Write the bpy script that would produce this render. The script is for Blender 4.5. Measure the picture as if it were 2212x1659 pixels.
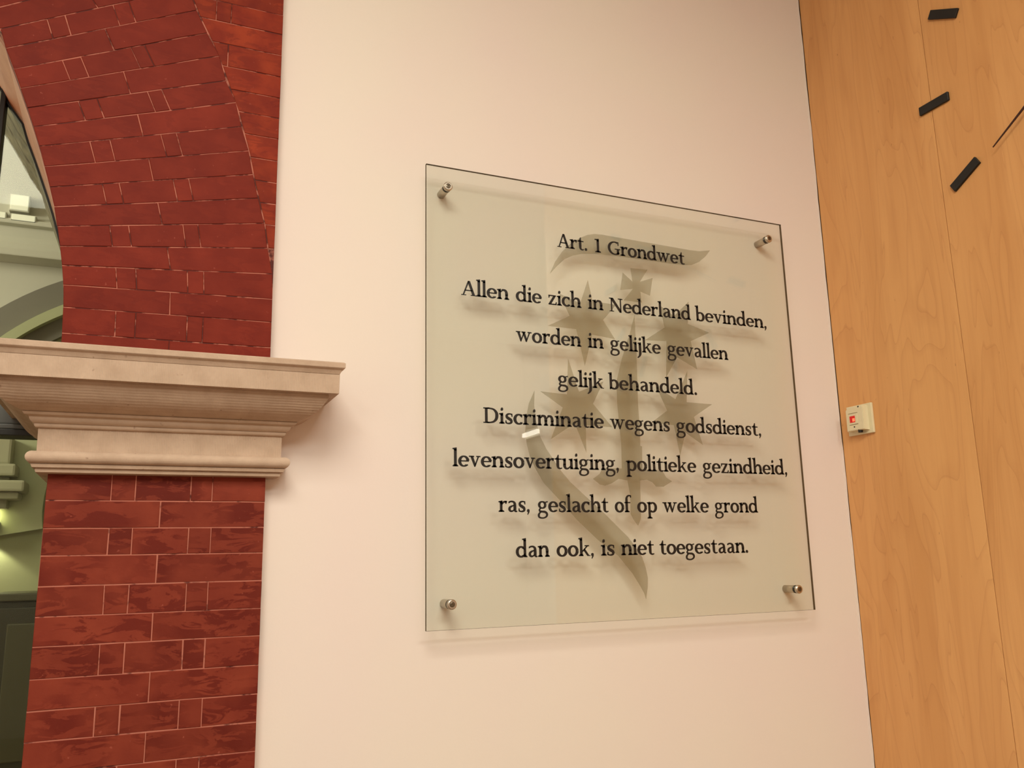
import bpy, bmesh, math, random
from mathutils import Vector, Matrix

random.seed(7)
C = bpy.context.scene.collection
for o in list(bpy.data.objects):
    bpy.data.objects.remove(o)

# ------------------------------------------------------------------ camera
cam_data = bpy.data.cameras.new('camera')
cam = bpy.data.objects.new('camera', cam_data)
C.objects.link(cam)
RX = ((0.91639349, 0.0620936, 0.39543312), (-0.39976396, 0.19205325, 0.89627246), (-0.02029143, -0.97941816, 0.20081913))
m = Matrix(((RX[0][0], -RX[0][1], -RX[0][2], 0.0),
            (RX[1][0], -RX[1][1], -RX[1][2], -2.05),
            (RX[2][0], -RX[2][1], -RX[2][2], 1.65),
            (0, 0, 0, 1)))
cam.matrix_world = m
cam_data.sensor_width = 36.0
cam_data.sensor_fit = 'HORIZONTAL'
cam_data.lens = 29.797
cam_data.clip_start = 0.02
cam_data.clip_end = 60
bpy.context.scene.camera = cam

# ------------------------------------------------------------------ world, lights, exposure
world = bpy.data.worlds.new('world')
bpy.context.scene.world = world
world.use_nodes = True
world.node_tree.nodes['Background'].inputs[0].default_value = (1.0, 0.86, 0.7, 1)
world.node_tree.nodes['Background'].inputs[1].default_value = 0.05

vs = bpy.context.scene.view_settings
vs.view_transform = 'Standard'
vs.look = 'None'
vs.gamma = 1.0
vs.use_curve_mapping = False
vs.exposure = 0.22


def area(name, loc, aim, sx, sy, watts, col):
    L = bpy.data.lights.new(name, 'AREA')
    L.shape = 'RECTANGLE'
    L.size = sx
    L.size_y = sy
    L.energy = watts
    L.color = col
    o = bpy.data.objects.new(name, L)
    C.objects.link(o)
    o.location = loc
    d = Vector(aim) - Vector(loc)
    o.rotation_euler = d.to_track_quat('-Z', 'Y').to_euler()
    return o


area('key_light', (-0.35, -2.6, 4.08), (-0.35, -2.6, 0), 1.6, 1.5, 90, (0.97, 0.98, 0.84))
area('second_fill', (-2.4, -4.7, 4.08), (-2.4, -4.7, 0), 1.5, 1.3, 52, (0.93, 1.0, 0.92))  # unseen ceiling light added as fill from the far left
area('third_fill', (0.85, -4.3, 4.08), (0.85, -4.3, 0), 1.5, 1.3, 84, (0.93, 0.99, 0.90))  # unseen ceiling light added to lift the right of the wall
area('hall_fill', (-3.3, 1.6, 3.4), (-0.6, 3.0, 2.7), 1.0, 0.8, 66, (1.0, 0.93, 0.76))  # unseen light without a fixture, added to light the hall wall evenly

# ------------------------------------------------------------------ helpers


def link(name, bm, mat, parent=None, smooth=False):
    me = bpy.data.meshes.new(name)
    bmesh.ops.recalc_face_normals(bm, faces=bm.faces)
    bm.to_mesh(me)
    bm.free()
    if mat is not None:
        for mm in (mat if isinstance(mat, (list, tuple)) else [mat]):
            me.materials.append(mm)
    if smooth:
        for p in me.polygons:
            p.use_smooth = True
    o = bpy.data.objects.new(name, me)
    C.objects.link(o)
    if parent is not None:
        o.parent = parent
        o.matrix_parent_inverse = Matrix.Translation(-Vector(parent.location)) if parent.type == 'EMPTY' else Matrix()
    return o


def empty(name, loc, label, cat, group=None):
    o = bpy.data.objects.new(name, None)
    o.empty_display_size = 0.05
    C.objects.link(o)
    o.location = loc
    o['label'] = label
    o['category'] = cat
    if group:
        o['group'] = group
    return o


def struct(o):
    o['kind'] = 'structure'
    return o


def box(bm, a, b, bevel=0.0, mi=0):
    x0, y0, z0 = a
    x1, y1, z1 = b
    v = [bm.verts.new(p) for p in ((x0, y0, z0), (x1, y0, z0), (x1, y1, z0), (x0, y1, z0),
                                   (x0, y0, z1), (x1, y0, z1), (x1, y1, z1), (x0, y1, z1))]
    fs = []
    for q in ((0, 1, 2, 3), (4, 7, 6, 5), (0, 4, 5, 1), (1, 5, 6, 2), (2, 6, 7, 3), (3, 7, 4, 0)):
        f = bm.faces.new([v[i] for i in q])
        f.material_index = mi
        fs.append(f)
    if bevel > 0:
        es = list({e for f in fs for e in f.edges})
        bmesh.ops.bevel(bm, geom=es, offset=bevel, segments=2, affect='EDGES', profile=0.6)
    return bm


def prism(bm, pts, y0, y1, mi=0):
    """pts: (x, z) outline; solid between the planes y0 and y1"""
    A = [bm.verts.new((x, y0, z)) for x, z in pts]
    B = [bm.verts.new((x, y1, z)) for x, z in pts]
    f1 = bm.faces.new(A)
    f2 = bm.faces.new(B[::-1])
    f1.material_index = mi
    f2.material_index = mi
    n = len(pts)
    for i in range(n):
        f = bm.faces.new((A[i], B[i], B[(i + 1) % n], A[(i + 1) % n]))
        f.material_index = mi
    return f1


def lathe_y(bm, cx, cz, prof, seg=28, mi=0, cap=True):
    """prof: (y, radius) pairs, turned about the axis through (cx, cz) parallel to y"""
    rings = []
    for y, r in prof:
        rings.append([bm.verts.new((cx + r * math.cos(2 * math.pi * k / seg), y, cz + r * math.sin(2 * math.pi * k / seg)))
                      for k in range(seg)])
    for a, b in zip(rings, rings[1:]):
        for k in range(seg):
            f = bm.faces.new((a[k], a[(k + 1) % seg], b[(k + 1) % seg], b[k]))
            f.material_index = mi
    if cap:
        bm.faces.new(rings[0][::-1])
        bm.faces.new(rings[-1])


# ------------------------------------------------------------------ materials
def srgb(r, g, b):
    def c(v):
        v /= 255.0
        return v / 12.92 if v <= 0.04045 else ((v + 0.055) / 1.055) ** 2.4
    return (c(r), c(g), c(b), 1.0)


class NT:
    def __init__(self, name):
        self.m = bpy.data.materials.new(name)
        self.m.use_nodes = True
        self.t = self.m.node_tree
        self.b = self.t.nodes['Principled BSDF']
        self.out = self.t.nodes['Material Output']

    def n(self, typ, **kw):
        nd = self.t.nodes.new(typ)
        for k, v in kw.items():
            if k in nd.inputs:
                nd.inputs[k].default_value = v
            else:
                setattr(nd, k, v)
        return nd

    def l(self, a, b):
        self.t.links.new(a, b)


def plain(name, col, rough=0.5, metal=0.0, spec=0.5, emit=None, es=0.0):
    k = NT(name)
    k.b.inputs['Base Color'].default_value = col
    k.b.inputs['Roughness'].default_value = rough
    k.b.inputs['Metallic'].default_value = metal
    k.b.inputs['Specular IOR Level'].default_value = spec
    if emit:
        k.b.inputs['Emission Color'].default_value = emit
        k.b.inputs['Emission Strength'].default_value = es
    return k.m


def coords(k, scale, rnd=False, off=(0, 0, 0)):
    tc = k.n('ShaderNodeTexCoord')
    mp = k.n('ShaderNodeMapping')
    mp.inputs['Scale'].default_value = scale
    mp.inputs['Location'].default_value = off
    if rnd:
        oi = k.n('ShaderNodeObjectInfo')
        mu = k.n('ShaderNodeVectorMath', operation='SCALE')
        cb = k.n('ShaderNodeCombineXYZ')
        k.l(oi.outputs['Random'], cb.inputs[0])
        k.l(oi.outputs['Random'], cb.inputs[2])
        k.l(cb.outputs[0], mu.inputs[0])
        mu.inputs['Scale'].default_value = 37.0
        ad = k.n('ShaderNodeVectorMath', operation='ADD')
        k.l(tc.outputs['Object'], ad.inputs[0])
        k.l(mu.outputs[0], ad.inputs[1])
        k.l(ad.outputs[0], mp.inputs['Vector'])
        return mp.outputs[0], oi
    k.l(tc.outputs['Object'], mp.inputs['Vector'])
    return mp.outputs[0], None


def ramp(k, fac, stops, interp='LINEAR'):
    r = k.n('ShaderNodeValToRGB')
    cr = r.color_ramp
    cr.interpolation = interp
    while len(cr.elements) < len(stops):
        cr.elements.new(0.5)
    for e, (p, c) in zip(cr.elements, stops):
        e.position = p
        e.color = c
    k.l(fac, r.inputs[0])
    return r.outputs['Color']


def mixc(k, fac, a, b, mode='MIX'):
    mx = k.n('ShaderNodeMix', data_type='RGBA', blend_type=mode)
    if isinstance(fac, float):
        mx.inputs[0].default_value = fac
    else:
        k.l(fac, mx.inputs[0])
    for s, v in ((6, a), (7, b)):
        if isinstance(v, tuple):
            mx.inputs[s].default_value = v
        else:
            k.l(v, mx.inputs[s])
    return mx.outputs[2]


def bump(k, h, strength, dist):
    bp = k.n('ShaderNodeBump')
    bp.inputs['Strength'].default_value = strength
    bp.inputs['Distance'].default_value = dist
    k.l(h, bp.inputs['Height'])
    k.l(bp.outputs[0], k.b.inputs['Normal'])


def noise(k, vec, scale, detail=4, rough=0.55, dist=0.0):
    nz = k.n('ShaderNodeTexNoise')
    nz.inputs['Scale'].default_value = scale
    nz.inputs['Detail'].default_value = detail
    nz.inputs['Roughness'].default_value = rough
    nz.inputs['Distortion'].default_value = dist
    k.l(vec, nz.inputs['Vector'])
    return nz.outputs['Fac']


def mat_brick(name, base, light, dark, stain, stain_amt):
    k = NT(name)
    v, oi = coords(k, (1, 1, 1), rnd=True)
    v2, _ = coords(k, (14, 14, 42), rnd=True)
    big = noise(k, v, 16, 3, 0.5)
    col = ramp(k, big, [(0.36, base), (0.68, light)])
    streak = noise(k, v2, 1.0, 6, 0.62, 0.8)
    fac = ramp(k, streak, [(0.5 - stain_amt * 0.09, (0, 0, 0, 1)), (0.53 - stain_amt * 0.05, (1, 1, 1, 1))])
    mm = k.n('ShaderNodeMath', operation='MULTIPLY')
    k.l(fac, mm.inputs[0])
    mm.inputs[1].default_value = stain
    # stains lie only on some bricks and thin out with a broad noise
    wide = noise(k, v, 9, 2, 0.5)
    w2 = ramp(k, wide, [(0.36, (0, 0, 0, 1)), (0.56, (1, 1, 1, 1))])
    m2 = k.n('ShaderNodeMath', operation='MULTIPLY')
    k.l(mm.outputs[0], m2.inputs[0])
    k.l(w2, m2.inputs[1])
    col = mixc(k, m2.outputs[0], col, dark)
    tone = k.n('ShaderNodeMapRange')
    k.l(oi.outputs['Random'], tone.inputs[0])
    tone.inputs[3].default_value = 0.88
    tone.inputs[4].default_value = 1.06
    hs = k.n('ShaderNodeHueSaturation')
    k.l(col, hs.inputs['Color'])
    k.l(tone.outputs[0], hs.inputs['Value'])
    # chalky specks
    sp = noise(k, v, 90, 2, 0.5)
    sf = ramp(k, sp, [(0.74, (0, 0, 0, 1)), (0.79, (0.5, 0.5, 0.5, 1))])
    col = mixc(k, sf, hs.outputs[0], srgb(160, 84, 68))
    k.l(col, k.b.inputs['Base Color'])
    k.b.inputs['Roughness'].default_value = 0.62
    k.b.inputs['Specular IOR Level'].default_value = 0.12
    h = noise(k, v, 120, 5, 0.6)
    h2 = noise(k, v2, 2.2, 3, 0.5)
    ad = k.n('ShaderNodeMath', operation='ADD')
    k.l(h, ad.inputs[0])
    k.l(h2, ad.inputs[1])
    bump(k, ad.outputs[0], 0.35, 0.0012)
    return k.m


M = {}
M['brick_arch'] = mat_brick('arch_brick', srgb(114, 35, 22), srgb(125, 42, 27), srgb(101, 28, 19), 0.35, 0.2)
M['brick_pier'] = mat_brick('pier_brick', srgb(120, 47, 33), srgb(131, 55, 38), srgb(94, 28, 20), 0.75, 0.25)
M['brick_orange'] = mat_brick('orange_brick', srgb(122, 38, 22), srgb(146, 54, 28), srgb(100, 28, 20), 0.4, 0.2)


def mat_mortar(name, lo, hi):
    k = NT(name)
    v, _ = coords(k, (1, 1, 1))
    n1 = noise(k, v, 26, 3)
    col = ramp(k, n1, [(lo, srgb(80, 26, 19)), (hi, srgb(176, 104, 86))])  # dark stretches paint the shadow lying in the joints
    k.l(col, k.b.inputs['Base Color'])
    k.b.inputs['Roughness'].default_value = 0.85
    bump(k, noise(k, v, 300, 3), 0.4, 0.001)
    return k.m


M['mortar'] = mat_mortar('pink_mortar', 0.44, 0.54)
M['mortar_pier'] = mat_mortar('pale_pink_mortar', 0.32, 0.42)


def mat_plaster(name, c1, c2, bs=0.12):
    k = NT(name)
    v, _ = coords(k, (1, 1, 1))
    col = ramp(k, noise(k, v, 1.4, 2), [(0.35, c1), (0.65, c2)])
    k.l(col, k.b.inputs['Base Color'])
    k.b.inputs['Roughness'].default_value = 0.75
    k.b.inputs['Specular IOR Level'].default_value = 0.25
    bump(k, noise(k, v, 160, 4), bs, 0.0012)
    return k.m


M['plaster'] = mat_plaster('white_plaster', srgb(232, 219, 208), srgb(232, 215, 208))
M['ceiling'] = mat_plaster('ceiling_plaster', srgb(228, 222, 212), srgb(226, 220, 210))
M['hall_white'] = mat_plaster('hall_white', srgb(214, 212, 200), srgb(208, 206, 192))
M['hall_shaded_grey'] = mat_plaster('hall_shaded_grey', srgb(140, 136, 126), srgb(132, 128, 118))  # shade of the recessed arch rings put into their paint
M['hall_green'] = mat_plaster('hall_green', srgb(168, 168, 128), srgb(160, 160, 120))
M['hall_pale_green'] = mat_plaster('hall_pale_green', srgb(194, 198, 162), srgb(188, 192, 154))
M['corbel'] = mat_plaster('corbel_plaster', srgb(182, 180, 150), srgb(172, 170, 142))
M['floor'] = mat_plaster('stone_floor', srgb(128, 108, 90), srgb(142, 120, 98))


def mat_stone(name, mode):
    k = NT(name)
    v, _ = coords(k, (1, 1, 1))
    col = ramp(k, noise(k, v, 22, 5, 0.6), [(0.3, srgb(180, 153, 132)), (0.7, srgb(196, 169, 148))])
    sp = noise(k, v, 75, 2, 0.5, 0.3)
    sf = ramp(k, sp, [(0.72, (0, 0, 0, 1)), (0.78, (0.45, 0.45, 0.45, 1))])
    col = mixc(k, sf, col, srgb(118, 88, 70))
    k.l(col, k.b.inputs['Base Color'])
    k.b.inputs['Roughness'].default_value = 0.8
    k.b.inputs['Specular IOR Level'].default_value = 0.2
    gr = noise(k, v, 260, 4)
    if mode:
        w = k.n('ShaderNodeTexWave', wave_type='BANDS', bands_direction='X' if mode == 'v' else 'Z')
        w.inputs['Scale'].default_value = 88 if mode == 'v' else 60
        w.inputs['Distortion'].default_value = 1.6
        w.inputs['Detail'].default_value = 2
        w.inputs['Detail Scale'].default_value = 0.35
        k.l(v, w.inputs['Vector'])
        mask = ramp(k, noise(k, v, 5, 2), [(0.3, (0.25, 0.25, 0.25, 1)), (0.62, (1, 1, 1, 1))])
        mu = k.n('ShaderNodeMath', operation='MULTIPLY')
        k.l(w.outputs['Fac'], mu.inputs[0])
        k.l(mask, mu.inputs[1])
        ad = k.n('ShaderNodeMath', operation='MULTIPLY_ADD')
        k.l(gr, ad.inputs[0])
        ad.inputs[1].default_value = 0.5
        k.l(mu.outputs[0], ad.inputs[2])
        bump(k, ad.outputs[0], 0.55, 0.0011)
    else:
        bump(k, gr, 0.35, 0.001)
    return k.m


M['stone'] = mat_stone('sandstone', None)
M['stone_v'] = mat_stone('sandstone_upright_tooling', 'v')
M['stone_h'] = mat_stone('sandstone_level_tooling', 'h')


def mat_beech():
    k = NT('beech_veneer')
    v, _ = coords(k, (1.0, 5.0, 0.55), rnd=True)
    broad = noise(k, v, 1.5, 3, 0.5, 0.6)
    col = ramp(k, broad, [(0.30, srgb(212, 152, 94)), (0.52, srgb(221, 162, 103)), (0.72, srgb(228, 170, 109))])
    v2, _ = coords(k, (1.0, 60.0, 2.2), rnd=True)
    fine = noise(k, v2, 1.0, 5, 0.6, 0.2)
    ff = ramp(k, fine, [(0.45, (0, 0, 0, 1)), (0.75, (0.16, 0.16, 0.16, 1))])
    col = mixc(k, ff, col, srgb(170, 108, 62))
    # cathedral figure: contour lines of a slow noise
    v3, _ = coords(k, (1.0, 6.5, 1.0), rnd=True)
    slow = noise(k, v3, 1.1, 2, 0.45, 0.9)
    mu = k.n('ShaderNodeMath', operation='MULTIPLY')
    k.l(slow, mu.inputs[0])
    mu.inputs[1].default_value = 9.0
    fr = k.n('ShaderNodeMath', operation='FRACT')
    k.l(mu.outputs[0], fr.inputs[0])
    ln = ramp(k, fr.outputs[0], [(0.0, (0.30, 0.30, 0.30, 1)), (0.05, (0.0, 0.0, 0.0, 1)), (0.7, (0, 0, 0, 1)), (0.99, (0.12, 0.12, 0.12, 1))])
    col = mixc(k, ln, col, srgb(168, 104, 60))
    # small dark flecks along the grain
    v4, _ = coords(k, (1.0, 150.0, 34.0), rnd=True)
    fl = ramp(k, noise(k, v4, 1.0, 1, 0.5), [(0.80, (0, 0, 0, 1)), (0.84, (0.5, 0.5, 0.5, 1))])
    col = mixc(k, fl, col, srgb(126, 76, 42))
    k.l(col, k.b.inputs['Base Color'])
    k.b.inputs['Roughness'].default_value = 0.42
    k.b.inputs['Specular IOR Level'].default_value = 0.3
    bump(k, fine, 0.08, 0.0005)
    return k.m


M['beech'] = mat_beech()
M['beech_edge'] = plain('panel_backing', srgb(120, 84, 54), 0.8)
M['black'] = plain('matt_black', srgb(18, 17, 15), 0.55)
M['ink'] = plain('black_lettering', srgb(16, 8, 6), 0.5)
M['hand'] = plain('dark_red_metal', srgb(52, 16, 12), 0.35)
M['steel'] = plain('brushed_steel', srgb(200, 188, 172), 0.34, 1.0)
M['steel_dark'] = plain('screw_steel', srgb(120, 108, 92), 0.3, 1.0)
M['rubber'] = plain('black_rubber', srgb(12, 9, 8), 0.6)
M['cream'] = plain('cream_plastic', srgb(226, 212, 176), 0.4)
M['frame_black'] = plain('black_steel_frame', srgb(26, 22, 16), 0.5)
M['frame_grey'] = plain('dark_grey_steel', srgb(84, 84, 80), 0.45)
M['cabinet'] = plain('dark_olive_wood', srgb(52, 48, 28), 0.5)
M['cabinet2'] = plain('dark_olive_panel', srgb(74, 70, 44), 0.5)
M['lamp_glow'] = plain('lamp_diffuser', srgb(255, 240, 210), 0.5, emit=(1.0, 0.84, 0.64, 1), es=1.5)
M['hall_glow'] = plain('hall_lamp_glass', srgb(255, 255, 240), 0.5, emit=(1.0, 1.0, 0.82, 1), es=1.6)
M['lamp_body'] = plain('white_lamp_body', srgb(230, 226, 216), 0.5)


def mat_timber():
    k = NT('weathered_timber')
    v, _ = coords(k, (60, 20, 5))
    col = ramp(k, noise(k, v, 1.0, 4), [(0.35, srgb(88, 80, 56)), (0.7, srgb(132, 122, 92))])
    k.l(col, k.b.inputs['Base Color'])
    k.b.inputs['Roughness'].default_value = 0.7
    return k.m


M['timber'] = mat_timber()
k = NT('red_painted_lining')
v, _ = coords(k, (6, 6, 6))
k.l(ramp(k, noise(k, v, 2.0, 4), [(0.3, srgb(176, 98, 62)), (0.7, srgb(196, 124, 88))]), k.b.inputs['Base Color'])
k.b.inputs['Roughness'].default_value = 0.5
M['lining'] = k.m


def mat_glass(name, tint, ior=1.5, rough=0.0):
    k = NT(name)
    k.t.nodes.remove(k.b)
    tr = k.n('ShaderNodeBsdfTransparent')
    tr.inputs[0].default_value = tint
    gl = k.n('ShaderNodeBsdfGlossy')
    gl.inputs['Roughness'].default_value = rough
    gl.inputs[0].default_value = (1, 1, 1, 1)
    fr = k.n('ShaderNodeFresnel')
    # the pane is modelled as a thin sheet: same reflectance from either side
    geo = k.n('ShaderNodeNewGeometry')
    io = k.n('ShaderNodeMapRange')
    k.l(geo.outputs['Backfacing'], io.inputs[0])
    io.inputs[3].default_value = ior
    io.inputs[4].default_value = 1.0 / ior
    k.l(io.outputs[0], fr.inputs[0])
    mx = k.n('ShaderNodeMixShader')
    k.l(fr.outputs[0], mx.inputs[0])
    k.l(tr.outputs[0], mx.inputs[1])
    k.l(gl.outputs[0], mx.inputs[2])
    k.l(mx.outputs[0], k.out.inputs[0])
    return k.m


M['glass'] = mat_glass('clear_green_glass', (0.946, 0.966, 0.942, 1))
M['pane'] = mat_glass('window_glass', (0.94, 0.96, 0.91, 1), 1.2)


def mat_film(name, tint, diff, amt):
    k = NT(name)
    k.t.nodes.remove(k.b)
    tr = k.n('ShaderNodeBsdfTransparent')
    tr.inputs[0].default_value = tint
    df = k.n('ShaderNodeBsdfDiffuse')
    df.inputs[0].default_value = diff
    mx = k.n('ShaderNodeMixShader')
    mx.inputs[0].default_value = amt
    k.l(tr.outputs[0], mx.inputs[1])
    k.l(df.outputs[0], mx.inputs[2])
    k.l(mx.outputs[0], k.out.inputs[0])
    return k.m


M['film'] = mat_film('frosted_grey_film', (0.74, 0.73, 0.68, 1), srgb(146, 130, 98), 0.28)
M['glass_edge'] = mat_film('ground_glass_edge', (0.5, 0.45, 0.35, 1), srgb(66, 50, 30), 0.88)

# ------------------------------------------------------------------ the setting
XW = 2.074       # face of the beech panelling
YEND = -7.2
WY = 0.015       # face of the plaster
TH = 0.95        # back of the wall
XL = -4.6
ZC = 4.2

CX, CZ, CR = -1.98583, 2.02765, 1.81826      # circle of the arch soffit
# radial joints of the arch ring: (x, z) at the soffit, (x, z) at the outer edge
JOINTS = [((-0.354, 2.850), (0.036, 3.063)), ((-0.340, 2.805), (0.058, 3.007)), ((-0.320, 2.757), (0.086, 2.951)),
          ((-0.303, 2.713), (0.117, 2.895)), ((-0.286, 2.668), (0.136, 2.831)), ((-0.270, 2.625), (0.162, 2.777)),
          ((-0.255, 2.580), (0.178, 2.715)), ((-0.241, 2.533), (0.198, 2.653)), ((-0.2265, 2.486), (0.210, 2.592)),
          ((-0.2145, 2.441), (0.225, 2.531)), ((-0.2050, 2.396), (0.242, 2.468)), ((-0.1960, 2.350), (0.252, 2.405)),
          ((-0.1890, 2.306), (0.266, 2.340)), ((-0.1825, 2.262), (0.2685, 2.276)), ((-0.1790, 2.211), (0.2685, 2.218)),
          ((-0.1770, 2.152), (0.2685, 2.155)), ((-0.1770, 2.094), (0.2685, 2.097))]
BRL, BRR = -0.1800, 0.2685
up = []
a0 = math.atan2(2.850 - CZ, -0.354 - CX)
for i in range(1, 13):
    a = a0 + i * 0.0272
    d = math.radians(29.2 + i * 1.65)
    p = (CX + CR * math.cos(a), CZ + CR * math.sin(a))
    up.append((p, (p[0] + 0.445 * math.cos(d), p[1] + 0.445 * math.sin(d))))
JOINTS = up[::-1] + JOINTS


def intr(z):
    """x of the soffit at height z"""
    pts = [(j[0][1], j[0][0]) for j in JOINTS][::-1]
    if z <= pts[0][0]:
        return pts[0][1]
    for (z0, x0), (z1, x1) in zip(pts, pts[1:]):
        if z <= z1:
            return x0 + (x1 - x0) * (z - z0) / (z1 - z0)
    return pts[-1][1]


def extr(z):
    pts = [(j[1][1], j[1][0]) for j in JOINTS][::-1]
    if z <= pts[0][0]:
        return pts[0][1]
    for (z0, x0), (z1, x1) in zip(pts, pts[1:]):
        if z <= z1:
            return x0 + (x1 - x0) * (z - z0) / (z1 - z0)
    return pts[-1][1]


# plastered wall with the arched opening (two halves meeting over the crown of the arch)
curve = [(-0.150, 0.0), (-0.150, 2.18)]
for kx in range(1, 31):
    a = math.asin(min(1, (2.18 - CZ) / (CR + 0.022))) + (math.pi / 2 - math.asin((2.18 - CZ) / (CR + 0.022))) * kx / 30
    curve.append((CX + (CR + 0.022) * math.cos(a), CZ + (CR + 0.022) * math.sin(a)))
bm = bmesh.new()
WX = 2.0705
right = curve + [(CX, ZC), (WX, ZC), (WX, 0.0)]
prism(bm, right, WY, TH)
left = [(2 * CX - x, z) for x, z in curve] + [(CX, ZC), (XL, ZC), (XL, 0.0)]
prism(bm, left, WY, TH)
bmesh.ops.remove_doubles(bm, verts=bm.verts, dist=1e-5)
wall_back = struct(link('wall_back', bm, M['plaster']))

# ragged plaster bead along the corner with the beech panelling
bm = bmesh.new()
rr = random.Random(3)
N = 90
prev = None
for i in range(N + 1):
    z = 0.05 + (ZC - 0.1) * i / N
    w = 0.0012 + 0.0016 * rr.random() + (0.0014 if 2.9 < z < 3.15 or z < 2.0 else 0.0)
    row = [bm.verts.new((WX - 0.004, WY + 0.0005, z)), bm.verts.new((WX - 0.004, WY - 0.0012, z)),
           bm.verts.new((WX + w - 0.001, WY - 0.0016, z)), bm.verts.new((WX + w, WY + 0.0035, z))]
    if prev:
        for q in range(3):
            bm.faces.new((prev[q], prev[q + 1], row[q + 1], row[q]))
    prev = row
link('plaster_bead', bm, M['plaster'], wall_back)

bm = bmesh.new()
box(bm, (XL - 0.2, YEND - 0.2, -0.12), (4.4, TH, 0.0))
struct(link('floor', bm, M['floor']))
bm = bmesh.new()
box(bm, (XL - 0.2, YEND - 0.2, ZC), (4.4, TH, ZC + 0.1))
struct(link('ceiling', bm, M['ceiling']))
bm = bmesh.new()
box(bm, (XL - 0.15, YEND, 0.0), (XL, TH, ZC))
struct(link('wall_left', bm, M['plaster']))
bm = bmesh.new()
box(bm, (XL, YEND - 0.15, 0.0), (4.4, YEND, ZC))
struct(link('wall_front', bm, M['plaster']))
bm = bmesh.new()
box(bm, (4.2, YEND, 0.0), (4.4, -2.0, ZC))
box(bm, (XW + 0.018, -2.2, 0.0), (4.4, -2.0, ZC))
struct(link('wall_side', bm, M['plaster']))

# beech panelled wall on the right: each panel is a piece with an open joint
bm = bmesh.new()
box(bm, (XW + 0.018, -2.2, 0.0), (XW + 0.14, TH, ZC))
wall_right = struct(link('wall_right', bm, M['beech_edge']))
edges_y = [0.0135, -0.4592, -1.081, -1.703, -2.2]
for a, b in zip(edges_y, edges_y[1:]):
    bm = bmesh.new()
    box(bm, (XW, b + 0.0010, 0.0), (XW + 0.018, a - 0.0010, ZC), bevel=0.0006)
    link('wood_panel', bm, M['beech'], wall_right)

# ------------------------------------------------------------------ brick arch and pier


def inset_quad(q, g):
    """q: 4 (x, z) points, anticlockwise; every edge moved inwards by g"""
    n = len(q)
    out = []
    lines = []
    for i in range(n):
        x0, z0 = q[i]
        x1, z1 = q[(i + 1) % n]
        dx, dz = x1 - x0, z1 - z0
        L = math.hypot(dx, dz) or 1e-9
        nx, nz = -dz / L, dx / L
        lines.append((x0 + nx * g, z0 + nz * g, dx / L, dz / L))
    for i in range(n):
        x0, z0, ax, az = lines[i - 1]
        x1, z1, bx, bz = lines[i]
        det = ax * bz - az * bx
        if abs(det) < 1e-6:
            out.append((x1, z1))
            continue
        t = ((x1 - x0) * bz - (z1 - z0) * bx) / det
        out.append((x0 + ax * t, z0 + az * t))
    return out


def brick(q, mat, parent, y0=-0.0150, depth=0.052, gap=0.00105):
    """one brick: uneven outline of eight points, worn front edge"""
    q = inset_quad(q, gap)
    per = []
    for i in range(4):
        a = q[i]
        b = q[(i + 1) % 4]
        L = math.hypot(b[0] - a[0], b[1] - a[1])
        steps = 3 if L > 0.12 else (2 if L > 0.07 else 1)
        for s in range(steps):
            t = s / steps
            j = 0.00045
            per.append((a[0] + (b[0] - a[0]) * t + random.uniform(-j, j), a[1] + (b[1] - a[1]) * t + random.uniform(-j, j)))
    bm = bmesh.new()
    yj = y0 + random.uniform(-0.0006, 0.0006)
    bev = 0.0009
    cx = sum(p[0] for p in per) / len(per)
    cz = sum(p[1] for p in per) / len(per)
    fr, md, bk = [], [], []
    for x, z in per:
        d = math.hypot(x - cx, z - cz)
        ux, uz = (cx - x) / d, (cz - z) / d
        hx = bev * (1.4 if abs(ux) > 0.3 else 1.0)
        fr.append(bm.verts.new((x + hx * (1 if ux > 0 else -1), yj, z + bev * (1 if uz > 0 else -1))))
        md.append(bm.verts.new((x, yj + bev, z)))
        bk.append(bm.verts.new((x, y0 + depth, z)))
    n = len(per)
    bm.faces.new(fr)
    for i in range(n):
        k2 = (i + 1) % n
        bm.faces.new((fr[i], md[i], md[k2], fr[k2]))
        bm.faces.new((md[i], bk[i], bk[k2], md[k2]))
    bm.faces.new(bk[::-1])
    return link('brick', bm, mat, parent)


def lerp(a, b, t):
    return (a[0] + (b[0] - a[0]) * t, a[1] + (b[1] - a[1]) * t)


arch = empty('brick_arch', (0.045, 0.0, 2.094), 'red brick arch rising from the sandstone capital, thin pink joints, fanned courses', 'arch')
nj = len(JOINTS)
FA = (0.0, 0.235, 0.325, 0.578, 0.655, 1.0)
FB = (0.0, 0.49, 1.0)
for i in range(nj - 1):
    (tl, tr), (bl, br) = JOINTS[i], JOINTS[i + 1]
    rank = (nj - 2) - i          # 0 = lowest row
    fr_ = FB if rank % 2 == 0 else FA
    cuts = [f + (random.uniform(-0.006, 0.006) if 0 < f < 1 else 0) for f in fr_]
    for a, b in zip(cuts, cuts[1:]):
        brick([lerp(bl, br, a), lerp(bl, br, b), lerp(tl, tr, b), lerp(tl, tr, a)], M['brick_arch'], arch)

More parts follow.
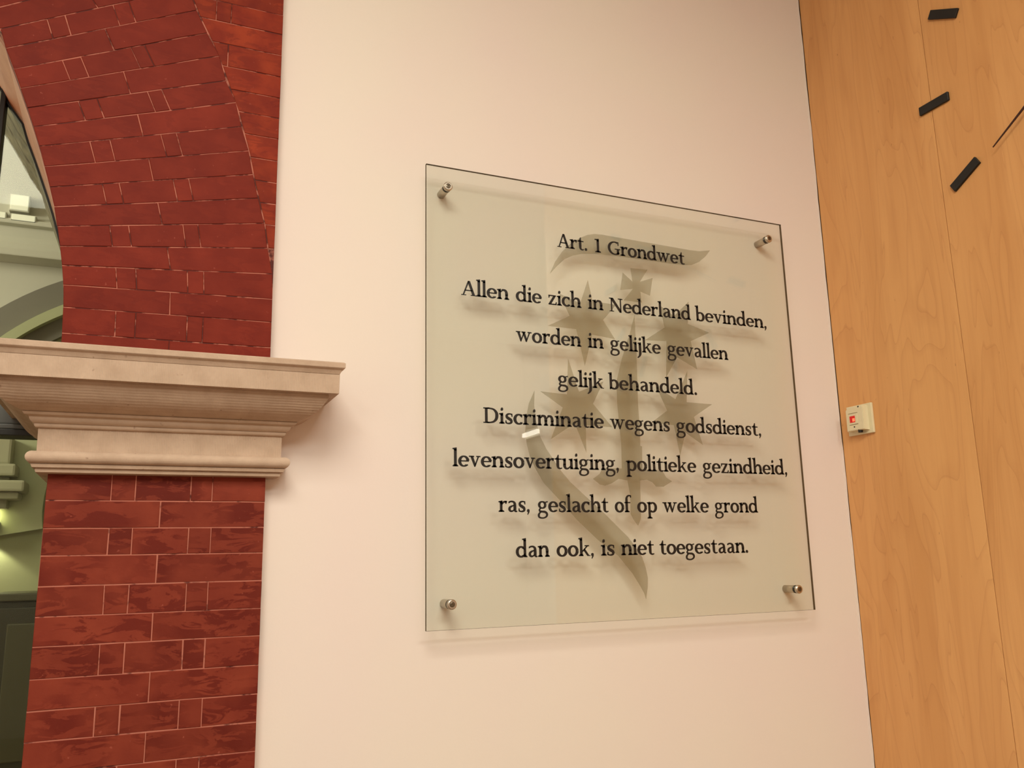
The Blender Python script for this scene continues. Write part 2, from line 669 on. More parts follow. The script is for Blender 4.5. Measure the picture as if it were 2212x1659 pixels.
# level courses between the arch ring and the plaster
LV = [2.405, 2.465, 2.521, 2.578, 2.637, 2.697, 2.754, 2.810, 2.870, 2.931, 2.991, 3.047, 3.106, 3.165, 3.224, 3.283, 3.342, 3.401]
VJ = {2.991: (0.104, 0.140), 2.870: (0.137,), 3.106: (0.02, 0.06), 3.047: (0.09,), 3.165: (-0.02, 0.09), 3.224: (-0.08, -0.03, 0.16),
      3.283: (-0.06, 0.12), 3.342: (-0.2, -0.15, 0.05)}
for z0, z1 in zip(LV, LV[1:]):
    xs = [None] + sorted(VJ.get(z0, ())) + [0.2685]
    for a, b in zip(xs, xs[1:]):
        if a is None:
            p0, p1 = (extr(z0) + 0.001, z0), (extr(z1) + 0.001, z1)
        else:
            p0, p1 = (a, z0), (a, z1)
        if b - max(p0[0], p1[0]) < 0.008:
            continue
        brick([p0, (b, z0), (b, z1), p1], M['brick_orange'], arch)

# mortar bed behind the face of the bricks
out = [(intr(z), z) for z in [2.08 + 0.04 * i for i in range(0, 30)] if z < 3.26]
out = [(x + 0.0012, z) for x, z in out]
top = out[-1]
poly = out + [(top[0] + 0.3, 3.401), (BRR - 0.001, 3.401), (BRR - 0.001, 2.08)]
bm = bmesh.new()
prism(bm, poly[::-1], -0.0137, 0.03)
link('mortar_bed', bm, M['mortar'], arch)

# smooth lining of the soffit behind the bricks
bm = bmesh.new()
prev = None
zz = [2.1 + 0.05 * i for i in range(0, 24)]
for z in zz:
    x = intr(z)
    row = [bm.verts.new((x + 0.001, 0.036, z)), bm.verts.new((x + 0.003, 0.060, z)), bm.verts.new((x, 0.064, z)),
           bm.verts.new((x, 0.448, z)), bm.verts.new((x + 0.028, 0.448, z)), bm.verts.new((x + 0.028, 0.036, z))]
    if prev:
        for q in range(6):
            bm.faces.new((prev[q], prev[(q + 1) % 6], row[(q + 1) % 6], row[q]))
    else:
        bm.faces.new(row)
    prev = row
bm.faces.new(prev[::-1])
link('soffit_lining', bm, M['lining'], arch)

pier = empty('brick_pier', (0.045, 0.0, 0.0), 'stained red brick pier under the sandstone capital, straight courses with pale joints', 'pier')
ZL = [1.845, 1.788, 1.730, 1.673, 1.611, 1.550, 1.491, 1.428, 1.367, 1.308, 1.248]
while ZL[-1] > 0.06:
    ZL.append(round(ZL[-1] - 0.0602, 4))
ZL[-1] = 0.0
for i, (zt, zb) in enumerate(zip(ZL, ZL[1:])):
    xs = [BRL, -0.0545, -0.0075, 0.1075, 0.1525, BRR] if i % 2 == 0 else [BRL, 0.0445, BRR]
    xs = [x + (random.uniform(-0.001, 0.001) if BRL < x < BRR else 0) for x in xs]
    for a, b in zip(xs, xs[1:]):
        brick([(a, zb), (b, zb), (b, zt), (a, zt)], M['brick_pier'], pier)
bm = bmesh.new()
box(bm, (BRL + 0.0012, -0.0139, 0.0), (BRR - 0.001, 0.03, 1.85))
link('mortar_bed', bm, M['mortar_pier'], pier)
bm = bmesh.new()
box(bm, (BRL, 0.037, 0.0), (BRL + 0.03, 0.448, 1.845))
link('jamb_lining', bm, M['hall_green'], pier)

# ------------------------------------------------------------------ sandstone capital
cap = empty('sandstone_capital', (0.045, 0.0, 1.845), 'pale sandstone moulded capital between the brick pier and the brick arch', 'capital')


def sweep(name, prof, mat, parent, smooth=False):
    """prof: (projection, z) from bottom to top; mitred round the front and both sides of the pier"""
    bm = bmesh.new()
    rings = []
    xr, xl, yb, back = 0.2725, -0.1830, -0.015, 0.445
    for e, z in prof:
        el = e - 0.006
        rings.append([bm.verts.new(p) for p in ((xl - el, back, z), (xl - el, yb - e, z), (xr + e, yb - e, z), (xr + e, WY, z), (-0.155, WY, z), (-0.155, back, z))])
    for a, b in zip(rings, rings[1:]):
        for q in range(3):
            bm.faces.new((a[q], a[q + 1], b[q + 1], b[q]))
        bm.faces.new((a[3], a[4], b[4], b[3]))
        bm.faces.new((a[4], a[5], b[5], b[4]))
        bm.faces.new((a[5], a[0], b[0], b[5]))
    bm.faces.new(rings[0][::-1])
    bm.faces.new(rings[-1])
    o = link(name, bm, mat, parent)
    return o


def arc(e0, z0, e1, z1, bulge, n=9):
    """curve between two profile points, pushed out sideways by bulge"""
    res = []
    dx, dz = e1 - e0, z1 - z0
    L = math.hypot(dx, dz)
    nx, nz = dz / L, -dx / L
    for i in range(n + 1):
        t = i / n
        h = bulge * math.sin(math.pi * t)
        res.append((e0 + dx * t + nx * h, z0 + dz * t + nz * h))
    return res


def roll(e0, z0, e1, z1, r, n=12):
    res = []
    for i in range(n + 1):
        a = -math.pi / 2 + math.pi * i / n
        res.append((e0 + (e1 - e0) * i / n + r * math.cos(a), (z0 + z1) / 2 + (z1 - z0) / 2 * math.sin(a)))
    return res


sweep('astragal', [(0.015, 1.8435), (0.0235, 1.8450), (0.0250, 1.8505), (0.0235, 1.8520), (0.0235, 1.8535), (0.0305, 1.8545), (0.0320, 1.8590), (0.0330, 1.8615)]
      + roll(0.0290, 1.8622, 0.0290, 1.8888, 0.0142) + [(0.0250, 1.8888)], M['stone'], cap)
sweep('neck_band', [(0.0245, 1.8885), (0.0250, 1.9375)], M['stone_v'], cap)
sweep('lower_fillets', [(0.0255, 1.9375), (0.0300, 1.9382), (0.0320, 1.9405), (0.0330, 1.9455), (0.0320, 1.9462)]
      + arc(0.0340, 1.9465, 0.0430, 1.9600, 0.0022, 5) + [(0.0470, 1.9608), (0.0510, 1.9625), (0.0545, 1.9675), (0.0530, 1.9685)], M['stone'], cap)
sweep('cyma_moulding', [(0.0480, 1.9685)] + arc(0.0535, 1.9688, 0.1135, 2.0165, 0.0085, 12) + [(0.1140, 2.0262)], M['stone_h'], cap)
sweep('fascia', [(0.1180, 2.0262), (0.1335, 2.0262), (0.1345, 2.0700), (0.1300, 2.0702)], M['stone_v'], cap)
sweep('crown_fillet', [(0.1300, 2.0702), (0.1342, 2.0710), (0.1390, 2.0800), (0.1438, 2.0835), (0.1450, 2.0850), (0.1450, 2.0950), (0.1415, 2.0978), (0.02, 2.0978)],
      M['stone'], cap)

# ------------------------------------------------------------------ glass plaque
GF, GB = -0.038, -0.030
plaque = empty('glass_plaque', (1.25, 0.0, 1.4817), 'square clear glass plaque with black Dutch text on four steel studs', 'plaque')
corners = [(0.6505, 1.4817), (1.8515, 1.4817), (1.8500, 2.6887), (0.6505, 2.6887)]
bm = bmesh.new()
fv = [bm.verts.new((x, GF, z)) for x, z in corners]
bv = [bm.verts.new((x, GB, z)) for x, z in corners]
bm.faces.new(fv)
bm.faces.new(bv[::-1])
for i in range(4):
    f = bm.faces.new((fv[i], bv[i], bv[(i + 1) % 4], fv[(i + 1) % 4]))
    f.material_index = 1
sheet = link('glass_sheet', bm, [M['glass'], M['glass_edge']], plaque)

TEXT = [
    (2.5044, [('Art.', 1.0357, 1.1311), ('1', 1.1564, 1.1762), ('Grondwet', 1.1994, 1.465)]),
    (2.3320, [('Allen', 0.7466, 0.8846), ('die', 0.9041, 0.9827), ('zich', 1.0025, 1.1057), ('in', 1.1263, 1.1765), ('Nederland', 1.1958, 1.474), ('bevinden,', 1.4904, 1.7564)]),
    (2.2194, [('worden', 0.902, 1.1006), ('in', 1.121, 1.1721), ('gelijke', 1.1924, 1.3622), ('gevallen', 1.3836, 1.6011)]),
    (2.1052, [('gelijk', 1.0236, 1.1667), ('behandeld.', 1.1816, 1.4785)]),
    (1.9931, [('Discriminatie', 0.8045, 1.1621), ('wegens', 1.1811, 1.3764), ('godsdienst,', 1.3987, 1.7019)]),
    (1.8785, [('levensovertuiging,', 0.7193, 1.2029), ('politieke', 1.2263, 1.4596), ('gezindheid,', 1.4811, 1.7888)]),
    (1.7650, [('ras,', 0.8429, 0.9302), ('geslacht', 0.9529, 1.1651), ('of', 1.1844, 1.2377), ('op', 1.2553, 1.3195), ('welke', 1.3377, 1.4941), ('grond', 1.5138, 1.6679)]),
    (1.6505, [('dan', 0.8884, 0.9844), ('ook,', 1.0043, 1.1142), ('is', 1.1365, 1.1775), ('niet', 1.1982, 1.303), ('toegestaan.', 1.3207, 1.621)]),
]
EMBLEM = {
    'banner': [(1.0136, 2.4244), (1.0311, 2.4619), (1.0554, 2.496), (1.083, 2.5231), (1.1141, 2.5448), (1.1385, 2.557), (1.1627, 2.5633), (1.187, 2.5645), (1.3288, 2.5613), (1.4924, 2.5574), (1.527, 2.5586), (1.5685, 2.5667), (1.5491, 2.5439), (1.5243, 2.5239), (1.4964, 2.5104), (1.4696, 2.5064), (1.4207, 2.505), (1.3305, 2.5054), (1.228, 2.5052), (1.1613, 2.5026), (1.1155, 2.496), (1.0883, 2.4878), (1.0611, 2.4734), (1.0373, 2.4503)],
    'cross': [(1.2777, 2.4736), (1.3363, 2.4759), (1.3086, 2.4356), (1.3529, 2.452), (1.3403, 2.3959), (1.3079, 2.4052), (1.3109, 2.3721), (1.2495, 2.372), (1.2823, 2.4103), (1.2397, 2.4024), (1.2507, 2.4569), (1.2825, 2.4326)],
    'star_upper_left': [(1.1341, 2.4208), (1.1465, 2.3587), (1.2234, 2.356), (1.1781, 2.3064), (1.2144, 2.2533), (1.1409, 2.2606), (1.1139, 2.1678), (1.0909, 2.2718), (1.0022, 2.273), (1.0718, 2.3088), (1.0412, 2.3698), (1.1066, 2.3482)],
    'star_upper_right': [(1.4761, 2.392), (1.4679, 2.3221), (1.544, 2.3016), (1.4744, 2.2697), (1.491, 2.1851), (1.4225, 2.2164), (1.3801, 2.1525), (1.3887, 2.2624), (1.314, 2.2586), (1.3849, 2.3032), (1.3712, 2.3704), (1.4204, 2.3417)],
    'star_lower_left': [(1.0618, 2.1854), (1.0921, 2.0934), (1.171, 2.1279), (1.1348, 2.0622), (1.193, 1.9991), (1.1093, 2.0013), (1.1083, 1.9253), (1.0757, 2.0056), (1.0014, 1.9585), (1.0406, 2.047), (0.9743, 2.0878), (1.0547, 2.0839)],
    'star_lower_right': [(1.4556, 2.1777), (1.4464, 2.0836), (1.5362, 2.0823), (1.4681, 2.0415), (1.4939, 1.9598), (1.4354, 1.9942), (1.4125, 1.9255), (1.3974, 2.0139), (1.3218, 2.0181), (1.3771, 2.0554), (1.3444, 2.1238), (1.4082, 2.0908)],
    'sword': [(1.2837, 2.3315), (1.2835, 2.2783), (1.284, 2.2165), (1.2802, 2.0745), (1.2818, 1.9851), (1.2808, 1.9511), (1.2865, 1.9483), (1.2836, 1.8838), (1.3496, 1.8824), (1.3605, 1.8635), (1.3797, 1.8526), (1.35, 1.8369), (1.3259, 1.8372), (1.3129, 1.8495), (1.2962, 1.8559), (1.2739, 1.8532), (1.2734, 1.8157), (1.2711, 1.75), (1.2608, 1.7287), (1.2459, 1.7472), (1.2384, 1.7613), (1.2398, 1.8153), (1.2335, 1.8525), (1.2055, 1.8563), (1.1817, 1.8431), (1.1618, 1.8371), (1.1457, 1.8402), (1.1254, 1.8549), (1.1471, 1.8694), (1.156, 1.8853), (1.217, 1.8852), (1.219, 1.9534), (1.2118, 2.0708), (1.2132, 2.1306), (1.2338, 2.1973), (1.264, 2.2735)],
    'scarf': [(0.9573, 2.0896), (0.9393, 2.053), (0.9324, 2.0217), (0.9266, 1.9766), (0.9303, 1.9434), (0.9385, 1.9105), (0.9528, 1.8806), (0.9761, 1.8426), (1.0145, 1.8049), (1.0732, 1.7443), (1.1329, 1.6925), (1.1939, 1.6494), (1.2357, 1.6015), (1.2564, 1.5704), (1.2691, 1.549), (1.2743, 1.5324), (1.2813, 1.5626), (1.2835, 1.5885), (1.2788, 1.6146), (1.2692, 1.6433), (1.2509, 1.6698), (1.2272, 1.6986), (1.1555, 1.7632), (1.0949, 1.8128), (1.0558, 1.8455), (1.0302, 1.8735), (1.0058, 1.9068), (0.9881, 1.9314), (0.9706, 1.9644), (0.9589, 2.006), (0.9552, 2.0482)],
}



def flat_shape(bm, pts, y0, y1):
    """thin solid with an arbitrary outline given as (x, z)"""
    area2 = sum(a[0] * b[1] - b[0] * a[1] for a, b in zip(pts, pts[1:] + pts[:1]))
    if area2 < 0:
        pts = pts[::-1]
    prism(bm, pts, y0, y1)


for nm, pts in EMBLEM.items():
    bm = bmesh.new()
    vv = [bm.verts.new((x, GB + 0.0004, z)) for x, z in pts]
    bm.faces.new(vv)
    kind = 'star' if nm.startswith('star') else nm
    o = link(kind, bm, M['film'], plaque)
    o['label'] = {'star': 'frosted grey six-pointed star', 'banner': 'frosted grey curved top bar of the emblem', 'cross': 'frosted grey splayed cross',
                  'sword': 'frosted grey upright sword', 'scarf': 'frosted grey curved sweep of the emblem'}[kind]

# --- lettering: a slab serif drawn with strokes; unit = x-height
S = 0.255


def catmull(pts, n=6):
    P = [pts[0]] + list(pts) + [pts[-1]]
    res = []
    for i in range(1, len(P) - 2):
        for s in range(n):
            t = s / n
            res.append(tuple(0.5 * ((2 * P[i][c]) + (-P[i - 1][c] + P[i + 1][c]) * t
                                    + (2 * P[i - 1][c] - 5 * P[i][c] + 4 * P[i + 1][c] - P[i + 2][c]) * t * t
                                    + (-P[i - 1][c] + 3 * P[i][c] - 3 * P[i + 1][c] + P[i + 2][c]) * t ** 3) for c in range(3)))
    res.append(tuple(P[-2]))
    return res


def stroke(*pts, n=6):
    """pts: (x, y, width); returns a list of quads"""
    c = [(x, y, w * 1.1) for x, y, w in catmull(pts, n)]
    L, R_ = [], []
    for i, (x, y, w) in enumerate(c):
        a = c[max(i - 1, 0)]
        b = c[min(i + 1, len(c) - 1)]
        dx, dy = b[0] - a[0], b[1] - a[1]
        d = math.hypot(dx, dy) or 1
        L.append((x - dy / d * w / 2, y + dx / d * w / 2))
        R_.append((x + dy / d * w / 2, y - dx / d * w / 2))
    return [[R_[i], R_[i + 1], L[i + 1], L[i]] for i in range(len(c) - 1)]


def ell(cx, cy, rx, ry, a0, a1, thick=S, thin=0.14, n=22):
    """elliptical stroke, thick at the sides and thin at top and bottom"""
    pts = []
    for i in range(n + 1):
        a = math.radians(a0 + (a1 - a0) * i / n)
        w = thin + (thick - thin) * abs(math.cos(a)) ** 1.3
        pts.append((cx + rx * math.cos(a), cy + ry * math.sin(a), w))
    return stroke(*pts, n=1)


def foot(x, y=0.0, l=0.13, r=0.13, w=S):
    return [[(x - l, y), (x + w + r, y), (x + w + r - 0.01, y + 0.105), (x + w, y + 0.19), (x, y + 0.19), (x - l + 0.01, y + 0.105)]]


def flag(x, y, l=0.13):
    """slanted serif at the head of a stem"""
    return [[(x + 0.02, y - 0.26), (x + S, y - 0.26), (x + S, y + 0.04), (x - l, y - 0.03), (x - l, y - 0.13), (x, y - 0.16)]]


def stem(x, y0, y1):
    return [[(x, y0), (x + S, y0), (x + S, y1), (x, y1)]]


def topserif(x0, x1, y, h=0.115):
    return [[(x0, y - h), (x1, y - h), (x1, y), (x0, y)]]


def dot(cx, cy, r=0.155):
    return [[(cx + r * math.cos(2 * math.pi * i / 12 + 0.3), cy + r * 1.0 * math.sin(2 * math.pi * i / 12 + 0.3)) for i in range(12)]]


ASC = 1.68
CAP = 1.44


def arch_n(x, x2):
    """shoulder from the stem at x to the right stem at x2"""
    w = x2 - x
    return stroke((x + S - 0.06, 0.66, 0.07), (x + S + 0.10, 0.85, 0.13), (x + w * 0.62, 0.93, 0.17), (x2 + 0.03, 0.88, 0.22),
                  (x2 + S / 2, 0.62, S), (x2 + S / 2, 0.4, S))


def comma(x):
    return [[(x, 0.13), (x + 0.04, 0.24), (x + 0.14, 0.28), (x + 0.25, 0.24), (x + 0.28, 0.12), (x + 0.24, -0.05), (x + 0.10, -0.26),
             (x + 0.03, -0.23), (x + 0.10, -0.02), (x + 0.03, 0.02)]]


def bowl_r(x, cy=0.49, a=128):
    return ell(x + S / 2 + 0.33, cy, 0.355, 0.435, -a, a, S + 0.01, 0.15, 26)


GL = {
    'i': (0.50, stem(0.13, 0, 0.95) + flag(0.13, 1.0) + foot(0.13) + [[(0.14, 1.25), (0.20, 1.20), (0.34, 1.22), (0.40, 1.32), (0.38, 1.48), (0.28, 1.53), (0.17, 1.45)]]),
    'j': (0.46, flag(0.13, 1.0) + stroke((0.2475, 0.92, S), (0.25, 0.2, S), (0.24, -0.18, S), (0.14, -0.42, 0.17), (-0.06, -0.60, 0.10))
          + [[(0.14, 1.25), (0.20, 1.20), (0.34, 1.22), (0.40, 1.32), (0.38, 1.48), (0.28, 1.53), (0.17, 1.45)]]),
    'l': (0.50, stem(0.13, 0, ASC - 0.1) + flag(0.13, ASC) + foot(0.13)),
    'n': (1.17, stem(0.13, 0, 0.95) + flag(0.13, 1.0) + foot(0.13, r=0.09) + arch_n(0.13, 0.80) + stem(0.80, 0, 0.5) + foot(0.80, l=0.09)),
    'h': (1.17, stem(0.13, 0, ASC - 0.1) + flag(0.13, ASC) + foot(0.13, r=0.09) + arch_n(0.13, 0.80) + stem(0.80, 0, 0.5) + foot(0.80, l=0.09)),
    'm': (1.76, stem(0.13, 0, 0.95) + flag(0.13, 1.0) + foot(0.13, r=0.08) + arch_n(0.13, 0.75) + stem(0.75, 0, 0.5) + foot(0.75, l=0.08, r=0.08)
          + arch_n(0.75, 1.37) + stem(1.37, 0, 0.5) + foot(1.37, l=0.08)),
    'u': (1.16, stem(0.12, 0.4, 0.95) + flag(0.12, 1.0) + stroke((0.2375, 0.5, S), (0.24, 0.28, S), (0.34, 0.09, 0.2), (0.52, 0.06, 0.15), (0.70, 0.16, 0.12), (0.84, 0.34, 0.08))
          + stem(0.79, 0.06, 0.95) + flag(0.79, 1.0) + [[(0.79, 0.0), (1.13, 0.0), (1.13, 0.09), (1.02, 0.2), (0.79, 0.2)]]),
    'r': (0.84, stem(0.13, 0, 0.95) + flag(0.13, 1.0) + foot(0.13, r=0.17) + stroke((0.31, 0.62, 0.08), (0.44, 0.84, 0.15), (0.62, 0.92, 0.17), (0.80, 0.93, 0.12))
          + [[(0.66, 0.72), (0.78, 0.74), (0.84, 1.0), (0.64, 1.0)]]),
    'd': (1.16, stem(0.77, 0.06, ASC - 0.1) + flag(0.77, ASC) + ell(0.52, 0.49, 0.375, 0.435, 52, 305, S + 0.01, 0.15, 26)
          + stroke((0.70, 0.83, 0.12), (0.80, 0.76, 0.12), (0.88, 0.68, 0.10)) + stroke((0.70, 0.12, 0.13), (0.82, 0.22, 0.11), (0.90, 0.34, 0.08))
          + [[(0.80, 0.0), (1.14, 0.0), (1.14, 0.09), (1.0, 0.2), (0.80, 0.2)]]),
    'b': (1.10, stem(0.11, 0.05, ASC - 0.1) + flag(0.11, ASC) + bowl_r(0.11) + [[(0.11, 0.22), (0.11, 0.0), (0.17, -0.02), (0.34, 0.10), (0.34, 0.24)]]),
    'p': (1.15, stem(0.13, -0.56, 0.95) + flag(0.13, 1.0) + foot(0.13, -0.60, 0.13, 0.17) + bowl_r(0.15)),
    'o': (1.08, ell(0.54, 0.49, 0.39, 0.435, 0, 360, S + 0.01, 0.15, 32)),
    'c': (0.90, ell(0.52, 0.49, 0.375, 0.435, 48, 312, S + 0.01, 0.15, 26) + [[(0.68, 0.99), (0.86, 0.94), (0.84, 0.68), (0.74, 0.66)]]
          + stroke((0.72, 0.12, 0.14), (0.86, 0.17, 0.13))),
    'e': (0.99, ell(0.51, 0.49, 0.37, 0.435, 6, 308, S, 0.13, 28) + stroke((0.70, 0.11, 0.14), (0.88, 0.17, 0.12)) + [[(0.22, 0.45), (0.97, 0.45), (0.97, 0.57), (0.22, 0.57)]]),
    's': (0.84, stroke((0.70, 0.90, 0.10), (0.56, 0.95, 0.12), (0.36, 0.93, 0.15), (0.22, 0.80, 0.20), (0.25, 0.62, 0.24), (0.44, 0.49, 0.26), (0.62, 0.36, 0.24),
                  (0.64, 0.17, 0.20), (0.48, 0.06, 0.15), (0.28, 0.06, 0.12), (0.14, 0.13, 0.10), n=5)
          + [[(0.62, 0.98), (0.76, 0.98), (0.77, 0.68), (0.67, 0.68)]] + [[(0.08, 0.33), (0.19, 0.33), (0.22, 0.02), (0.08, 0.05)]]),
    'a': (1.02, stroke((0.16, 0.86, 0.13), (0.34, 0.94, 0.14), (0.56, 0.93, 0.16), (0.72, 0.80, 0.22), (0.75, 0.55, S), (0.75, 0.25, S), (0.80, 0.08, 0.18), (0.97, 0.05, 0.10))
          + stroke((0.70, 0.60, 0.09), (0.46, 0.53, 0.14), (0.26, 0.40, 0.20), (0.22, 0.22, 0.22), (0.34, 0.08, 0.17), (0.54, 0.10, 0.13), (0.70, 0.24, 0.10))
          + [[(0.12, 0.78), (0.24, 0.80), (0.24, 0.97), (0.14, 0.94)]]),
    't': (0.78, stroke((0.345, 1.0, S), (0.345, 0.4, S), (0.37, 0.18, 0.22), (0.50, 0.06, 0.15), (0.64, 0.06, 0.12), (0.75, 0.11, 0.09)) + topserif(0.04, 0.74, 0.99, 0.12)
          + [[(0.10, 0.93), (0.46, 0.93), (0.46, 1.34), (0.36, 1.34), (0.27, 1.12)]]),
    'f': (0.74, stroke((0.2975, 0.0, S), (0.2975, 1.15, S), (0.34, 1.42, 0.2), (0.50, 1.58, 0.15), (0.66, 1.60, 0.13), (0.80, 1.56, 0.13)) + foot(0.18, r=0.17)
          + topserif(0.04, 0.72, 0.99, 0.12) + [[(0.72, 1.42), (0.84, 1.40), (0.86, 1.62), (0.72, 1.64)]]),
    'v': (1.06, [[(0.10, 0.95), (0.36, 0.95), (0.60, 0.26), (0.56, 0.0), (0.46, 0.0)]] + [[(0.56, 0.0), (0.50, 0.18), (0.78, 0.95), (0.92, 0.95)]]
          + topserif(-0.02, 0.46, 1.0) + topserif(0.64, 1.04, 1.0)),
    'w': (1.62, [[(0.10, 0.95), (0.36, 0.95), (0.57, 0.26), (0.54, 0.0), (0.43, 0.0)]] + [[(0.52, 0.0), (0.47, 0.18), (0.75, 0.90), (0.87, 0.90)]]
          + [[(0.62, 0.95), (0.90, 0.95), (1.12, 0.26), (1.10, 0.0), (0.98, 0.0)]] + [[(1.08, 0.0), (1.02, 0.18), (1.32, 0.95), (1.46, 0.95)]]
          + topserif(-0.02, 0.45, 1.0) + topserif(0.55, 0.98, 1.0) + topserif(1.18, 1.60, 1.0)),
    'z': (0.94, topserif(0.08, 0.85, 1.0, 0.13) + [[(0.06, 0.0), (0.88, 0.0), (0.88, 0.13), (0.06, 0.13)]] + [[(0.58, 0.93), (0.85, 0.93), (0.34, 0.07), (0.06, 0.07)]]
          + [[(0.08, 1.0), (0.08, 0.68), (0.17, 0.70), (0.22, 0.9)]] + [[(0.90, 0.0), (0.92, 0.32), (0.83, 0.31), (0.76, 0.1)]]),
    'k': (1.15, stem(0.13, 0, ASC - 0.1) + flag(0.13, ASC) + foot(0.13, r=0.08) + stroke((0.36, 0.42, 0.11), (0.90, 0.96, 0.11), n=1) + topserif(0.60, 1.04, 1.0)
          + [[(0.44, 0.56), (0.62, 0.68), (1.02, 0.09), (1.16, 0.07), (1.16, 0.0), (0.84, 0.0)]]),
    'g': (1.06, ell(0.47, 0.655, 0.30, 0.29, 0, 360, 0.225, 0.12, 26) + [[(0.64, 0.86), (0.72, 0.93), (1.02, 1.02), (1.02, 0.88), (0.84, 0.86)]]
          + stroke((0.34, 0.36, 0.10), (0.20, 0.24, 0.14), (0.22, 0.10, 0.16), (0.44, 0.045, 0.17), (0.72, 0.02, 0.19), (0.90, -0.12, 0.20), (0.90, -0.34, 0.17), (0.70, -0.50, 0.13),
                   (0.42, -0.54, 0.13), (0.16, -0.46, 0.16), (0.11, -0.28, 0.19), (0.19, -0.10, 0.15), (0.36, 0.01, 0.09), n=5)),
    'A': (1.38, [[(0.10, 0.05), (0.24, 0.05), (0.66, 1.20), (0.74, CAP), (0.60, CAP)]] + [[(0.60, CAP), (0.80, CAP), (1.28, 0.05), (1.01, 0.05), (0.62, 1.18)]]
          + [[(0.30, 0.44), (1.05, 0.44), (1.02, 0.56), (0.34, 0.56)]] + [[(-0.03, 0.0), (0.44, 0.0), (0.44, 0.09), (-0.03, 0.09)]]
          + [[(0.86, 0.0), (1.42, 0.0), (1.42, 0.09), (0.86, 0.09)]]),
    'D': (1.48, stem(0.17, 0, CAP) + topserif(0.02, 0.6, CAP) + [[(0.02, 0.0), (0.6, 0.0), (0.6, 0.1), (0.02, 0.1)]]
          + stroke((0.35, CAP - 0.065, 0.13), (0.62, CAP - 0.065, 0.13), (0.98, CAP - 0.15, 0.17), (1.22, CAP - 0.42, 0.24), (1.27, 0.72, 0.27), (1.20, 0.40, 0.24), (0.96, 0.15, 0.17),
                   (0.62, 0.065, 0.13), (0.35, 0.065, 0.13))),
    'G': (1.44, ell(0.80, CAP / 2, 0.64, CAP / 2 - 0.06, 60, 318, 0.26, 0.13, 30) + [[(1.00, CAP - 0.02), (1.14, CAP - 0.16), (1.16, CAP - 0.42), (1.26, CAP - 0.42), (1.26, CAP - 0.03)]]
          + [[(1.03, 0.10), (1.03, 0.60), (1.28, 0.60), (1.28, 0.10), (1.16, 0.03)]] + topserif(0.80, 1.42, 0.68, 0.11)),
    'N': (1.52, [[(0.20, 0.0), (0.34, 0.0), (0.34, CAP), (0.20, CAP)]] + [[(0.20, CAP), (0.46, CAP), (1.33, 0.14), (1.33, -0.05), (1.14, -0.05), (0.20, 1.30)]]
          + [[(1.19, 0.0), (1.33, -0.05), (1.33, CAP), (1.19, CAP)]] + topserif(0.02, 0.46, CAP) + topserif(1.00, 1.50, CAP) + [[(0.03, 0.0), (0.52, 0.0), (0.52, 0.09), (0.03, 0.09)]]),
    '1': (0.66, stem(0.22, 0, CAP - 0.08) + flag(0.22, CAP, 0.22) + foot(0.22, l=0.19, r=0.19)),
    '.': (0.46, [[(0.06, 0.08), (0.12, 0.0), (0.24, -0.03), (0.35, 0.05), (0.35, 0.17), (0.28, 0.27), (0.16, 0.29), (0.07, 0.21)]]),
    ',': (0.44, comma(0.06)),
}
LB = {}
for ch, (adv, sh) in GL.items():
    xs = [p[0] for q in sh for p in q]
    LB[ch] = (min(xs), max(xs))
XH = 0.0283
for z, row in TEXT:
    for word, x0, x1 in row:
        bm = bmesh.new()
        pen = 0.0
        pl = []
        for ch in word:
            pl.append((pen, ch))
            pen += GL[ch][0]
        lo = pl[0][0] + LB[word[0]][0]
        hi = pl[-1][0] + LB[word[-1]][1]
        sx = (x1 - x0) / (hi - lo)
        for px, ch in pl:
            for q in GL[ch][1]:
                pts = [(x0 + (px + x - lo) * sx, z + y * XH) for x, y in q]
                clean = []
                for p in pts:
                    if not clean or math.hypot(p[0] - clean[-1][0], p[1] - clean[-1][1]) > 1e-5:
                        clean.append(p)
                if len(clean) > 2:
                    flat_shape(bm, clean, GF - 0.0005, GF - 0.00002)
        o = link('printed_word', bm, M['ink'], plaque)
        o['label'] = 'black serif word reading ' + word

for cx, cz in ((0.7095, 2.630), (1.7905, 2.630), (1.7910, 1.5425), (0.7135, 1.5415)):
    bm = bmesh.new()
    lathe_y(bm, cx, cz, [(WY, 0.0112), (-0.0275, 0.0112), (-0.0285, 0.0106)], 28)
    st = link('standoff', bm, M['steel'], plaque, True)
    bm = bmesh.new()
    lathe_y(bm, cx, cz, [(-0.0285, 0.0114), (-0.0300, 0.0118), (-0.0385, 0.0118), (-0.0392, 0.0112)], 28)
    link('gasket', bm, M['rubber'], st)
    bm = bmesh.new()
    lathe_y(bm, cx, cz, [(-0.0388, 0.0124), (-0.0440, 0.0124), (-0.0452, 0.0113), (-0.0462, 0.0111), (-0.0470, 0.0098), (-0.0470, 0.0070), (-0.0448, 0.0066)], 28)
    link('cap', bm, M['steel'], st)
    bm = bmesh.new()
    lathe_y(bm, cx, cz, [(-0.0446, 0.0063), (-0.0464, 0.0058), (-0.0468, 0.0045), (-0.0468, 0.0020), (-0.0450, 0.0018)], 20)
    link('screw', bm, M['steel_dark'], st)

# ------------------------------------------------------------------ wall clock on the beech panelling
CY, CZK = -0.9762, 2.9308
clock = empty('wall_clock', (XW, CY, CZK), 'large wall clock of black bars and dark hands mounted straight on the beech panelling', 'clock')


